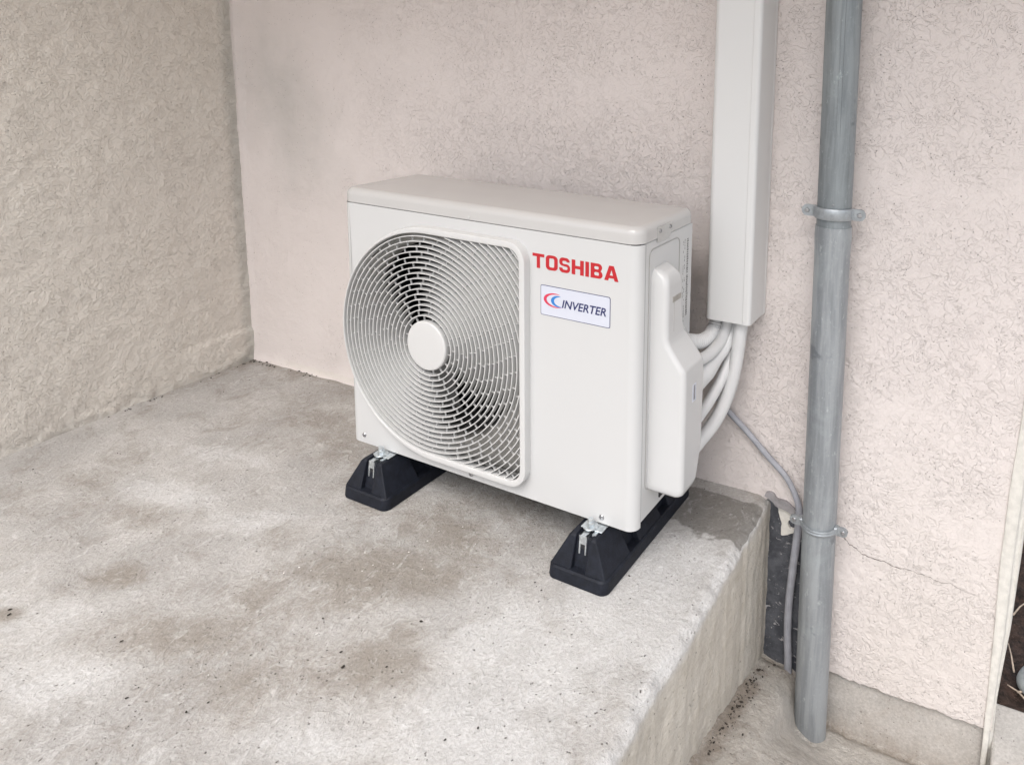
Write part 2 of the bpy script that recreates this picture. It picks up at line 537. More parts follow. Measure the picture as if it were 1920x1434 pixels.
# bitumen coat between slab and pipe
xs2 = np.linspace(1.80, 1.985, 50); zs2 = np.linspace(-.60, .02, 120)
X2, Z2 = np.meshgrid(xs2, zs2, indexing='ij')
P = np.stack([X2, .010 + .003 * fbm(X2, Z2, 14, 4), Z2], -1)
grid_obj('bitumen_coat', P, M['bitumen'], back, flip=True)

def blob(name, pts, y0, y1, mat, parent, jitter=.0008, sub=3):
    """irregular flat patch with a rounded rim, outline in (x, z)"""
    P = catmull([(p[0], 0, p[1]) for p in pts] + [(pts[0][0], 0, pts[0][1])], sub)[:-1]
    rnd = random.Random(len(pts))
    P = [(p.x + rnd.uniform(-jitter, jitter), p.z + rnd.uniform(-jitter, jitter)) for p in P]
    cx = sum(p[0] for p in P) / len(P); cz = sum(p[1] for p in P) / len(P)
    bm = bmesh.new()
    outline_prism(bm, [P], y0, y1)
    return bm_obj(name, bm, mat, parent)
mort = [(1.82, 0.004), (1.824, 0.014), (1.832, .017), (1.842, 0.015), (1.851, 0.004), (1.874, 0.003), (1.897, -0.012), (1.912, -0.022), (1.905, -.03), (1.89, -.024), (1.869, -0.018), (1.851, -0.016), (1.841, -0.007)]
blob('mortar_patch', mort, -.008, .02, M['mortar'], back)
patch = [(1.853, -0.024), (1.868, -0.021), (1.882, -0.027), (1.885, -0.043), (1.878, -0.055), (1.884, -0.069), (1.896, -0.069), (1.896, -0.076), (1.882, -.086), (1.868, -0.093), (1.862, -0.089), (1.863, -0.063), (1.856, -0.043)]
blob('plaster_patch', patch, .003, .02, M['bead'], back)
# settlement crack, drawn as a thin dark ribbon, running right from the lower pipe clip
cr = [(2.016, -0.05), (2.028, -0.062), (2.042, -0.068), (2.061, -0.079), (2.088, -0.082), (2.112, -0.081), (2.137, -0.087), (2.16, -0.084), (2.184, -0.087), (2.207, -0.086), (2.236, -0.091), (2.253, -0.088), (2.276, -0.094), (2.309, -0.096)]
bm = bmesh.new()
rnd = random.Random(4)
pts = [(p.x + rnd.uniform(-.001, .001), p.z + rnd.uniform(-.0016, .0016)) for p in catmull([(a, 0, b) for a, b in cr], 5)]
vs = []
for i, (x, z) in enumerate(pts):
    hw = .0011 * (1 - .75 * i / len(pts)) * rnd.uniform(.3, 1.1)
    yy = float(.0035 * fbm(np.array([x]), np.array([z]), 7, 3)[0] + .0016 * fbm(np.array([x + 5]), np.array([z]), 40, 3)[0]) - .0016
    vs.append((bm.verts.new((x, yy, z + hw)), bm.verts.new((x, yy, z - hw))))
for a, b in zip(vs[:-1], vs[1:]): bm.faces.new((a[0], b[0], b[1], a[1]))
bm_obj('crack', bm, M['crackm'], back)
# smooth rounded bead down the free end of the wall
zz = np.linspace(-.80, 2.11, 320)
bl = np.interp(zz, [-.8, -.42, -.19, 0, .17, .335, .7, 2.3], [2.345, 2.350, 2.352, 2.351, 2.356, 2.366, 2.372, 2.374])
bm_ = np.interp(zz, [-.8, -.42, -.18, 0, .3, 2.3], [2.356, 2.362, 2.372, 2.375, 2.385, 2.395])
br = np.interp(zz, [-.8, -.35, -.18, 0, .3, 2.3], [2.366, 2.373, 2.386, 2.393, 2.402, 2.412])
prof = [(0, -.004, .006), (0, .001, -.003), (0, .06, -.0036), (0, .94, -.0034), (0, 1.0, .000), (1, .1, .004), (1, .2, .010), (1, .25, .012), (1, .4, .013), (1, .62, .017), (1, .68, .016), (1, .85, .022), (1, 1.0, .034), (1, 1.03, .30)]
P = np.zeros((len(zz), len(prof), 3))
for j, (seg_, f_, y) in enumerate(prof):
    lo, hi = (bl, bm_) if seg_ == 0 else (bm_, br)
    P[:, j, 0] = lo + (hi - lo) * f_ + .0014 * fbm(zz, zz * 0 + j * .1, 9, 4); P[:, j, 1] = y + .0008 * fbm(zz, zz * 0 + 7 + j * .2, 25, 2); P[:, j, 2] = zz
grid_obj('corner_bead', P, M['bead'], back)

# --- left wall of the porch
left = thing('rendered_wall', 'beige coarse plaster side wall of the porch, running forward at the left of the photo', 'wall', (0, 0, 0))
ys = np.linspace(.01, -1.9, 330); zs = -.05 + 2.16 * np.linspace(0, 1, 400) ** 1.1
Yl, Zl = np.meshgrid(ys, zs, indexing='ij')
dx = .008 * fbm(Yl, Zl, 5, 3) + .0035 * fbm(Yl + 3, Zl, 26, 3) + .0105 * np.exp(-((Zl - .0) / .03) ** 2) * fbm(Yl, Zl, 30, 2)
ridge_z = .105 + .02 * fbm(Yl, Yl * 0, 5, 2)
dx += .007 * np.exp(Yl / .05) * fbm(Yl, Zl, 38, 3) + .004 * np.exp(Yl / .02)
dx += .006 * sstep(ridge_z + .01, ridge_z - .01, Zl) * sstep(-.35, -.05, Yl)
P = np.stack([dx + .005 - .0125 * Yl - .022 * Zl, Yl, Zl], -1)
tint = np.stack([.0 * Yl, .55 * np.exp(-(((Yl + .015) / .035) ** 2)) + .35 * sstep(.05, .0, Zl), 0 * Yl], -1)  # greyer along the corner and towards the floor
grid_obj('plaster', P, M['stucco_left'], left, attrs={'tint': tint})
bm = bmesh.new(); add_box(bm, -.35, -.075, -1.9, .2, -.9, 2.11); bm_obj('masonry_core', bm, M['house'], left)

# --- porch roof above the frame
rf = thing('porch_roof', 'timber lined roof over the porch, above the picture', 'roof', (0, 0, 2.08))
bm = bmesh.new(); add_box(bm, -.4, 3.0, -1.2, .3, 0, .20); bm_obj('soffit', bm, M['roof'], rf)

# --- concrete slab with a chipped free edge
ysl = np.linspace(.02, -2.2, 300)
edge = np.interp(-ysl, [-.1, .1, .47, .63, .77, 1.2, 2.2], [1.831, 1.832, 1.829, 1.822, 1.818, 1.812, 1.80]) + .005 * fbm(ysl, ysl * 0, 9, 4) + .007 * fbm(ysl, ysl * 0 + 4, 30, 4)
u = np.concatenate([np.linspace(-.02, 1, 260)])
rows = []
for y, e in zip(ysl, edge):
    xr = np.linspace(-.05, e - .022, 250)
    chip = .022
    arc = np.linspace(0, np.pi / 2, 9)[1:]
    xa = e - chip + chip * np.sin(arc); za = -chip + chip * np.cos(arc)
    zs_ = np.linspace(-chip - .012, -.62, 60)
    rows.append(np.concatenate([np.stack([xr, np.full_like(xr, y), np.zeros_like(xr)], -1), np.stack([xa, np.full_like(xa, y), za], -1), np.stack([np.full_like(zs_, e), np.full_like(zs_, y), zs_], -1)], 0))
P = np.stack(rows, 0)
Xs, Ys, Zs = P[..., 0].copy(), P[..., 1].copy(), P[..., 2].copy()
topw = sstep(-.02, 0, Zs)
P[..., 2] += topw * (.0035 * fbm(Xs, Ys, 3, 3) + .0022 * fbm(Xs, Ys, 22, 4) - .0012)
P[..., 0] += (1 - topw) * (.006 * fbm(Ys, Zs, 9, 4) + .0035 * fbm(Ys, Zs, 40, 3)) - sstep(-.0, -.02, Zs) * .0
ed = np.exp(-((Xs - edge[:, None] + .006) / .014) ** 2) * np.exp(-(Zs / .02) ** 2)
P[..., 2] -= ed * np.clip(.022 * fbm(Ys, Xs, 30, 4) + .003, 0, .03)
def spots(L):
    r = np.zeros_like(Xs)
    for (x, y, rx, ry, a, k) in L:
        c, s_ = math.cos(R(a)), math.sin(R(a))
        dx_, dy_ = Xs - x, Ys - y
        uu = (dx_ * c + dy_ * s_) / (rx * 1.12); vv = (-dx_ * s_ + dy_ * c) / (ry * 1.15)
        r = np.maximum(r, k * np.exp(-(uu * uu + vv * vv)))
    return r
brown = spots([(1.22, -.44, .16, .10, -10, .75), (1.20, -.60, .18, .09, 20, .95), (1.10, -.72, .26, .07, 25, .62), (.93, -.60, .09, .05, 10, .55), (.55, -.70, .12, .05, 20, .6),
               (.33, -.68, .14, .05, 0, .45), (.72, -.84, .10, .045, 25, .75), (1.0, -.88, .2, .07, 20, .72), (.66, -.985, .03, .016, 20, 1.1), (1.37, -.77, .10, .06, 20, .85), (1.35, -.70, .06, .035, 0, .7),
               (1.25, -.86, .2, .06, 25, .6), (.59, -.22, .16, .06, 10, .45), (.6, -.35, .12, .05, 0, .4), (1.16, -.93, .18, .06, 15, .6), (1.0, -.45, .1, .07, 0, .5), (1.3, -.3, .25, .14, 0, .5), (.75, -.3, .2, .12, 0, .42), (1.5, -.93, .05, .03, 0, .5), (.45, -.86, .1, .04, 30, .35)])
damp = ((Xs > 1.5) & (Zs > -.01)) * sstep(-.225, -.165, Ys + .05 * (Xs - 1.7) + .07 * fbm(Xs, Ys, 16, 4)) * sstep(-.02, -.07, Ys - .02 * (Xs - 1.7) + .02 * fbm(Xs, Ys, 12, 3)) * sstep(1.56, 1.64, Xs) * sstep(1.848, 1.822, Xs) * 1.0
pale_ = spots([(.82, -.60, .16, .05, 20, .7), (.53, -.62, .16, .05, 10, .8), (.92, -1.02, .16, .06, 30, .7), (1.70, -.47, .16, .2, 0, .95), (1.58, -.66, .2, .14, 0, .85), (1.62, -.82, .16, .1, 0, .95),
               (1.30, -.66, .10, .06, 20, .45), (1.4, -.92, .14, .05, 15, .65), (1.74, -.3, .1, .12, 0, .85), (.5, -.45, .2, .05, 10, .6), (.75, -.95, .2, .06, 25, .5)])
side = sstep(-.01, -.03, Zs)
brown = brown * (1 - side) + side * (.10 + .25 * sstep(-.25, -.45, Zs) + .16 * fbm(Ys, Zs, 7, 3))
pale_ = pale_ * (1 - side) + side * (.42 + .3 * fbm(Ys + 3, Zs, 5, 3)) + .5 * np.exp(-((Xs - edge[:, None]) / .02) ** 2) * np.exp(-(Zs / .03) ** 2)  # pale band along the edge paints its highlight
brown = brown + .42 * sstep(-.42, -.10, Ys) * sstep(1.55, 1.2, Xs) * (.7 + .8 * fbm(Xs, Ys, 4, 3)) * (1 - side) + .3 * np.exp(-((Ys) / .03) ** 2) * (Xs < 1.3) + .25 * np.exp(-(Xs / .05) ** 2)  # brown deepened at the back for roof shade as well as staining
sand = side[..., None] * np.array([1.0, 0, 0])
slab = grid_obj('concrete_slab', P, M['slab'], attrs={'sand': sand, 'stain_shade': np.clip(np.stack([brown, damp, pale_], -1), 0, 1.2)}, flip=True)
tag(slab, kind='structure')

# --- rough mortar bed beside the slab, rising towards the viewer
xg = np.linspace(1.78, 2.75, 230); yg = np.linspace(.03, -1.1, 260)
Xg, Yg = np.meshgrid(xg, yg, indexing='ij')
base = np.interp(Xg, [1.7, 1.90, 1.925, 1.942, 1.99, 2.05, 2.8], [-.425, -.432, -.445, -.51, -.535, -.557, -.57])
tb = sstep(-.10, -.36, Yg)
Zg = (1 - tb) * (base + .32 * np.clip(-Yg, 0, .55)) + tb * (-.425 - .25 * np.clip(Xg - 1.9, 0, .5) + .30 * np.clip(-Yg, 0, .55))
pit = np.exp(-(((Xg - 1.965) / .062) ** 2 + ((Yg + .06) / .075) ** 2) ** 2)
Zg = Zg - .022 * pit
Zg += .010 * fbm(Xg, Yg, 9, 4) + .004 * fbm(Xg, Yg, 40, 3) - .012 * np.exp(-(np.clip(-Yg, 0, 1) / .02) ** 2)
Zg += .012 * np.exp(-((Xg - 1.80) / .03) ** 2)
soilm = np.exp(-((Xg - 1.845) / .03) ** 2) * sstep(-.04, -.1, Yg) * (.8 + 1.2 * fbm(Xg, Yg, 14, 3)) + .6 * np.exp(-(Yg / .02) ** 2)
dampg = .9 * pit * 0 + .55 * np.exp(-((Xg - 1.845) / .018) ** 2) * np.clip(.4 + 1.6 * fbm(Xg, Yg, 22, 3), 0, 1)
paleg = .25 + .6 * sstep(1.95, 2.15, Xg)
P = np.stack([Xg, Yg, Zg], -1)
path = grid_obj('path', P, M['ground'], attrs={'sand': np.stack([.12 + 0 * Xg, 0 * Xg, 0 * Xg], -1), 'stain_shade': np.clip(np.stack([soilm, dampg, paleg], -1), 0, 1.2)}, flip=True)
tag(path, kind='structure')

# --- garden soil beyond the free end of the wall
xg = np.linspace(2.36, 3.6, 120); yg = np.linspace(.10, 1.6, 140)
Xo, Yo = np.meshgrid(xg, yg, indexing='ij')
Zo = -.50 + .030 * fbm(Xo, Yo, 6, 5) + .018 * fbm(Xo, Yo, 30, 4) + .10 * sstep(.5, 1.4, Yo)
tag(grid_obj('soil', np.stack([Xo, Yo, Zo], -1), M['soil']), kind='structure')
# pale concrete kerb strip at the foot of the bed
bm = bmesh.new(); add_box(bm, 2.368, 3.6, -.10, .135, -.8, -.455, .008, 2)
kb = bm_obj('kerb', bm, M['plinth']); tag(kb, kind='structure')

# ------------------------------------------------------------------ outdoor unit
W, H, D = .80, .633, .240
UZ = .1002
unit = thing('air_conditioner', 'cream white outdoor air conditioning unit with round fan grille standing on black rubber feet', 'air conditioner', (0.8663, -0.3737, UZ), -.0295)
LZ = H - .035          # lower edge of the lid
RC = .022              # front corner radius
GX, GZ, GR = .269, .299, .258     # fan centre and opening radius
GRI = GR + .004

def dshape(off, seg=72):
    """half circle on the left, rounded square on the right, grown by off"""
    r = GR + off
    nar = lambda x: GR + off * (.22 + .78 * min(1, max(0, (x - GX + GR) / GR)) ** 1.3)
    pts = []
    for k in range(seg // 2 + 1):
        a = R(90 + 180 * k / (seg // 2)); q = nar(GX + r * math.cos(a)); pts.append((GX + q * math.cos(a), GZ + q * math.sin(a)))
    cr_ = .030 + off
    for k in range(9):
        a = R(270 + 90 * k / 8); pts.append((GX + r - cr_ + cr_ * math.cos(a), GZ - r + cr_ + cr_ * math.sin(a)))
    for k in range(9):
        a = R(90 * k / 8); pts.append((GX + r - cr_ + cr_ * math.cos(a), GZ + r - cr_ + cr_ * math.sin(a)))
    return pts

# front panel with wrapped corners; the side return on the right is 17 mm deep
bm = bmesh.new()
FB = 0.0
outer = [(RC, FB), (W - RC, FB), (W - RC, LZ - .0012), (RC, LZ - .0012)]
outline_prism(bm, [outer, dshape(.0)], 0, .004)
def wrap(bm, pts):
    a = [bm.verts.new((x, y, FB)) for x, y in pts]; b = [bm.verts.new((x, y, LZ - .0012)) for x, y in pts]
    for i in range(len(pts) - 1): bm.faces.new((a[i], a[i + 1], b[i + 1], b[i]))
wrap(bm, [(W - RC + RC * math.sin(R(90 * k / 8)), RC - RC * math.cos(R(90 * k / 8))) for k in range(9)] + [(W, .0240), (W - .003, .0242)])
wrap(bm, [(RC - RC * math.sin(R(90 * k / 8)), RC - RC * math.cos(R(90 * k / 8))) for k in range(9)] + [(0, D - .004), (.02, D - .004)])
me_o = bm_obj('front_panel', bm, M['white'], unit, angle=35)
# right side panel, seam at 35.5 mm
bm = bmesh.new()
add_box(bm, W - .012, W - .0006, .0272, D, .010, LZ - .0012, .0006, 1)
sp = bm_obj('side_panel', bm, M['white'], unit)
bm = bmesh.new(); add_box(bm, W - .0045, W - .0012, .0235, .0285, .012, LZ - .004); bm_obj('panel_gap_shade', bm, M['dark'], unit)  # dark strip behind the seam paints the shade of the gap
# base tray
bm = bmesh.new(); add_box(bm, .014, W - .014, .016, D - .006, .0012, .03)
bm_obj('base_tray', bm, M['fan'], unit)
# dark rear coil and inner partition
bm = bmesh.new(); add_box(bm, .02, W - .02, D - .03, D - .01, .03, LZ - .01)
for k in range(90):
    x = .025 + k * .0056
    add_box(bm, x, x + .0012, D - .042, D - .0305, .035, LZ - .015)
add_box(bm, .012, .03, .03, D - .031, .03, LZ - .01)
bm_obj('condenser_coil', bm, M['coil'], unit)
bm = bmesh.new(); add_box(bm, .56, .565, .006, D - .045, .035, LZ - .01); bm_obj('partition', bm, M['dark'], unit)
# lid: rounded rectangle lofted over a soft top edge
bm = bmesh.new()
rings = []
ov = .0015
for ins, z in [(.004, LZ), (.0, LZ + .0008), (0, LZ + .018)] + [(.016 * (1 - math.cos(R(a))), LZ + .018 + .016 * math.sin(R(a))) for a in (15, 30, 45, 60, 75, 90)] + [(.05, LZ + .0352), (.09, LZ + .0355)]:
    rr = max(.004, .030 - ins)
    rings.append(rrect(-ov + ins, W + ov - ins, -ov + ins, D + ov - ins, (rr, rr, max(.004, .018 - ins), max(.004, .018 - ins)), z, 7))
add_loft(bm, rings)
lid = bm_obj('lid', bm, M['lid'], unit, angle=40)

# grille frame (proud rim), rings, ties, hub
gr = thing('fan_grille', None, None); gr.parent = unit
def rim_loft(prof, name, mat):
    bm = bmesh.new()
    L = [[(p[0], y, p[1]) for p in dshape(o)] for o, y in prof]
    vr = [[bm.verts.new(p) for p in ring] for ring in L]
    nn = len(vr[0])
    for a, b in zip(vr[:-1], vr[1:]):
        for i in range(nn):
            j = (i + 1) % nn
            bm.faces.new((a[i], a[j], b[j], b[i]))
    return bm_obj(name, bm, mat, gr, angle=40)
rim_loft([(.0155, .0015), (.0150, -.016), (.0138, -.0185), (.0115, -.0195), (.0035, -.0195), (.001, -.0185), (0, -.016), (0, .012)], 'frame', M['grille'])

def clip_arc(r):
    """angle runs (radians) of the circle of radius r that lie inside the opening"""
    n_ = 240; ins = []
    cr_ = .030
    for k in range(n_):
        a = 2 * math.pi * k / n_
        x, z = r * math.cos(a), r * math.sin(a)
        if x <= 0: ok = r < GR - .002
        else:
            ok = x < GR - .001 and abs(z) < GR - .001
            if ok and x > GR - cr_ and abs(z) > GR - cr_:
                ok = math.hypot(x - GR + cr_, abs(z) - GR + cr_) < cr_
        ins.append(ok)
    if all(ins): return None
    runs = []
    st = next(k for k in range(n_) if not ins[k])
    k = st; cur = []
    for q in range(n_ + 1):
        i = (st + q) % n_
        if ins[i]: cur.append(2 * math.pi * (st + q) / n_)
        elif cur:
            runs.append((cur[0] - math.pi / n_, cur[-1] + math.pi / n_)); cur = []
    return runs
YF, YB, TH = -.0165, -.001, .00095
def arc_bm(r, a0, a1, full):
    bm = bmesh.new()
    n_ = max(3, int(96 * (a1 - a0) / (2 * math.pi)))
    ringv = []
    for k in range(n_ if full else n_ + 1):
        a = a0 + (a1 - a0) * k / n_
        c, s_ = math.cos(a), math.sin(a)
        sec = [(r - TH, YF), (r + TH, YF), (r + TH * .6, YB), (r - TH * .6, YB)]
        ringv.append([bm.verts.new((GX + q * c, y, GZ + q * s_)) for q, y in sec])
    m_ = len(ringv)
    for k in range(m_ if full else m_ - 1):
        A, B = ringv[k], ringv[(k + 1) % m_]
        for i in range(4):
            bm.faces.new((A[i], A[(i + 1) % 4], B[(i + 1) % 4], B[i]))
    if not full:
        bm.faces.new(ringv[0]); bm.faces.new(ringv[-1][::-1])
    return bm
HR, PITCH = .0575, .0121
radii = [HR + PITCH * k for k in range(1, 27)]
spans = []
for r in radii:
    runs = clip_arc(r)
    if runs is None:
        bm_obj('ring', arc_bm(r, 0, 2 * math.pi, True), M['grille'], gr, angle=50)
        spans.append([(0, 2 * math.pi)])
    else:
        runs = [q for q in runs if (q[1] - q[0]) * r > .012]
        for a0, a1 in runs: bm_obj('ring', arc_bm(r, a0, a1, False), M['grille'], gr, angle=50)
        spans.append(runs)
# staggered ties between neighbouring rings: far too many to pick apart
bm = bmesh.new()
rnd = random.Random(11)
for i in range(-1, len(radii)):
    ra = radii[i] if i >= 0 else HR
    rb = ra + PITCH
    rm = (ra + rb) / 2
    step = .037 / rm if rm > .08 else 2 * math.pi / 16
    n_ = int(round(2 * math.pi / step)); ph = rnd.uniform(0, step)
    for k in range(n_):
        a = ph + 2 * math.pi * k / n_ + rnd.uniform(-.05, .05) * step
        c, s_ = math.cos(a), math.sin(a)
        x, z = rb * c, rb * s_
        if x <= 0:
            if rb > GR + .004: continue
        elif x > GR or abs(z) > GR or (x > GR - .012 and abs(z) > GR - .012): continue
        tx, tz = -s_ * .0004, c * .0004
        vs = []
        for q in (ra, rb):
            for sg in (1, -1):
                for y in (YF + .0048, YF + .009):
                    vs.append(bm.verts.new((GX + q * c + sg * tx, y, GZ + q * s_ + sg * tz)))
        A0, A1, B0, B1, C0, C1, D0, D1 = vs
        bm.faces.new((A0, C0, D0, B0)); bm.faces.new((A0, A1, C1, C0)); bm.faces.new((B0, D0, D1, B1)); bm.faces.new((A1, B1, D1, C1))
ties = bm_obj('tie', bm, M['grille'], gr); tag(ties, kind='stuff')
bm = bmesh.new(); add_lathe(bm, (GX, -.004, GZ), (0, -1, 0), [(HR - .001, 0), (HR, .009), (HR - .0008, .0135), (HR - .003, .0155), (HR - .012, .0165), (.02, .017)], 56)
bm_obj('hub_cap', bm, M['grille'], gr, angle=30)

# bell mouth plate behind the grille
bm = bmesh.new()
hole = [(GX + .238 * math.cos(2 * math.pi * k / 64), GZ + .238 * math.sin(2 * math.pi * k / 64)) for k in range(64)]
outline_prism(bm, [[(.008, .032), (.554, .032), (.554, LZ - .008), (.008, LZ - .008)], hole], .020, .022)
add_loft(bm, [[(GX + r_ * math.cos(2 * math.pi * k / 64), y, GZ + r_ * math.sin(2 * math.pi * k / 64)) for k in range(64)] for r_, y in [(.240, .0195), (.236, .0205), (.231, .026), (.229, .034), (.229, .052)]], False, False)
bm_obj('fan_shroud', bm, M['shroud'], unit, angle=30)
# two broad blades
fan = thing('fan', None, None); fan.parent = unit; fan.location = (GX, .075, GZ)
for k, base_a in enumerate((2, 182)):
    n_, m_ = 26, 10
    P = np.zeros((n_, m_, 3))
    for i in range(n_):
        tt = i / (n_ - 1)
        for j in range(m_):
            rr = .045 + (.224 - .045) * j / (m_ - 1)
            sweep = 18 * (j / (m_ - 1)) ** 2 * (1 if tt > .5 else .4)
            a = R(base_a + 70 * tt + sweep * (tt - .2))
            y = -.035 + .075 * tt + .012 * math.sin(math.pi * tt)
            P[i, j] = (rr * math.cos(a), y * (.5 + .5 * rr / .22), rr * math.sin(a))
    b = grid_obj('blade', P, M['fan'], fan)
    so_ = b.modifiers.new('thickness', 'SOLIDIFY'); so_.thickness = .003
bm = bmesh.new(); add_lathe(bm, (0, .02, 0), (0, -1, 0), [(.052, -.02), (.052, .035), (.045, .042), (.01, .046)], 32)
bm_obj('boss', bm, M['fan'], fan, angle=30)

# screws on the face
def screw(p, axis, r, parent, mat=None, name='screw'):
    bm = bmesh.new()
    add_lathe(bm, p, axis, [(r, 0), (r * 1.0, r * .25), (r * .8, r * .5), (r * .45, r * .56), (r * .38, r * .2), (r * .1, r * .2)], 16)
    return bm_obj(name, bm, mat or M['screw'], parent, angle=30)
for x, z in ((.044, .021), (.378, .012), (.722, .006 + .008)):
    screw((x, -.0003, z), (0, -1, 0), .0056, unit)
screw((.383, -.0016, LZ + .006), (0, -1, 0), .0028, unit, M['white'])

# red lettering: outlines drawn in units of cap height
def arc(cx, cz, rx, rz, a0, a1, n_=6):
    return [(cx + rx * math.cos(R(a0 + (a1 - a0) * k / n_)), cz + rz * math.sin(R(a0 + (a1 - a0) * k / n_))) for k in range(n_ + 1)]
def rr2(x0, x1, z0, z1, r):
    return arc(x0 + r, z0 + r, r, r, 180, 270) + arc(x1 - r, z0 + r, r, r, 270, 360) + arc(x1 - r, z1 - r, r, r, 0, 90) + arc(x0 + r, z1 - r, r, r, 90, 180)
s_ = .25
letters = []
letters.append((0.86, [[(0, 1), (0, .79), (.31, .79), (.31, 0), (.55, 0), (.55, .79), (.86, .79), (.86, 1)]]))
letters.append((0.86, [rr2(0, .86, -.01, 1.01, .27), rr2(s_, .86 - s_, .19, .81, .10)]))
S = arc(.26, .74, .26, .27, 90, 180) + arc(.26, .70, .26, .26, 180, 270) + [(.48, .41)] + arc(.50, .305, .095, .105, 90, -90) + [(.30, .20)] + arc(.30, .29, .07, .09, 270, 180, 3) + [(.23, .31), (0, .31)] + arc(.27, .27, .27, .28, 180, 270) + arc(.50, .27, .27, .28, 270, 360) + arc(.50, .32, .27, .27, 0, 90) + [(.29, .59)] + arc(.30, .695, .08, .105, 270, 90) + [(.46, .80)] + arc(.47, .73, .05, .07, 90, 0, 3) + [(.74, .73)] + arc(.48, .75, .26, .26, 0, 90)
letters.append((0.77, [S]))
letters.append((0.84, [[(0, 0), (s_, 0), (s_, .39), (.84 - s_, .39), (.84 - s_, 0), (.84, 0), (.84, 1), (.84 - s_, 1), (.84 - s_, .60), (s_, .60), (s_, 1), (0, 1)]]))
letters.append((s_, [[(0, 0), (s_, 0), (s_, 1), (0, 1)]]))
letters.append((0.82, [[(0, 0)] + [(.55, 0)] + arc(.55, .28, .27, .28, 270, 360) + arc(.55, .31, .25, .22, 0, 60, 3) + arc(.53, .74, .25, .26, -40, 90) + [(0, 1)], rr2(s_, .57, .19, .42, .09), rr2(s_, .55, .60, .81, .09)]))
letters.append((0.95, [[(0, 0), (.26, 0), (.31, .17), (.64, .17), (.69, 0), (.95, 0), (.63, 1), (.32, 1)], [(.37, .36), (.475, .74), (.58, .36)]]))
gap = .11
tot = sum(l[0] for l in letters) + gap * 6
TX0, TX1, TZ0, TZ1 = .549, .754, .520, .5505
kx = (TX1 - TX0) / tot
let = thing('brand_lettering', None, None); let.parent = unit
cx = 0
for wd, loops in letters:
    bm = bmesh.new()
    outline_prism(bm, [[(TX0 + (cx + p[0]) * kx, TZ0 + p[1] * (TZ1 - TZ0)) for p in lp] for lp in loops], -.0004, .0)
    bm_obj('letter', bm, M['red'], let)
    cx += wd + gap

# badge
BX0, BX1, BZ0, BZ1 = .5695, .7365, .4225, .4865
bd = thing('inverter_badge', None, None); bd.parent = unit
def flat(name, loops, y, mat, parent):
    bm = bmesh.new(); outline_prism(bm, loops, y, y + .0004 if y > -.0006 else y + .0002)
    return bm_obj(name, bm, mat, parent)
flat('border', [rr2(BX0, BX1, BZ0, BZ1, .004)], -.0005, M['navy'], bd)
flat('plate', [rr2(BX0 + .0012, BX1 - .0012, BZ0 + .0012, BZ1 - .0012, .0034)], -.0008, M['badge'], bd)
def crescent(cx, cz, rx, rz, off, a0=95, a1=275, e=20):
    o = [(cx + rx * math.cos(R(a)), cz + rz * math.sin(R(a))) for a in np.linspace(a0 - e, a1 + e, 40)]
    i = [(cx + off + rx * .98 * math.cos(R(a)), cz + rz * .88 * math.sin(R(a))) for a in np.linspace(a1 + e - 2, a0 - e + 2, 40)]
    return o + i
flat('swoosh', [crescent(.606, .4575, .0285, .0150, .0065)], -.0011, M['crimson'], bd)
flat('swoosh', [crescent(.6150, .4565, .0195, .0120, .0072, e=2)], -.0011, M['blue'], bd)
def text_mesh(txt, x0, x1, z0, z1, y, mat, name, parent, shear=.0, bold=0):
    cu = bpy.data.curves.new('lettering', 'FONT'); cu.body = txt; cu.shear = shear; cu.offset = bold; cu.resolution_u = 4
    to = bpy.data.objects.new('lettering', cu); C.objects.link(to)
    dg = bpy.context.evaluated_depsgraph_get()
    me = bpy.data.meshes.new_from_object(to.evaluated_get(dg))
    C.objects.unlink(to); bpy.data.objects.remove(to)
    co = np.array([v.co[:] for v in me.vertices])
    mn, mx = co.min(0), co.max(0)
    for v, c in zip(me.vertices, co):
        v.co = (x0 + (c[0] - mn[0]) / (mx[0] - mn[0]) * (x1 - x0), y, z0 + (c[1] - mn[1]) / (mx[1] - mn[1]) * (z1 - z0))
    me.materials.clear(); me.materials.append(mat)
    return link(bpy.data.objects.new(name, me), parent)
text_mesh('INVERTER', .6225, .7275, .4452, .4625, -.0012, M['navy'], 'lettering', bd, .22, .018)

# valve cover on the right side: recessed panel line, stepped hollow box
seam = []
for (y, z) in rr2(.040, .176, .070, .580, .016): seam.append((W + .0002, y, z))
bm = bmesh.new(); add_tube(bm, seam + seam[:1], .0008, 6, False)
bm_obj('panel_seam', bm, M['seam'], unit)
bm = bmesh.new()
lv = [  # z, protrusion, y0, y1, corner radius
    (.066, .058, .062, .105, .008), (.068, .070, .055, .118, .011), (.074, .077, .051, .122, .012), (.085, .079, .050, .128, .012), (.15, .079, .050, .148, .012), (.30, .079, .050, .150, .012),
    (.335, .0775, .050, .150, .012), (.342, .0735, .050, .150, .012), (.362, .058, .050, .150, .012), (.384, .042, .050, .148, .012), (.398, .0372, .050, .138, .012), (.43, .0365, .050, .128, .012),
    (.505, .0365, .050, .122, .012), (.520, .034, .051, .120, .012), (.530, .027, .054, .118, .016), (.536, .017, .058, .116, .012), (.540, .004, .062, .112, .002)]
rings = [rrect(W - .006, W + p, y0, y1, (.001, r_, r_, .001), z, 7) for z, p, y0, y1, r_ in lv]
rings = [[(x, y, z) for x, y, z in r_] for r_ in rings]
add_loft(bm, rings)
vc = bm_obj('valve_cover', bm, M['white'], unit, angle=70)
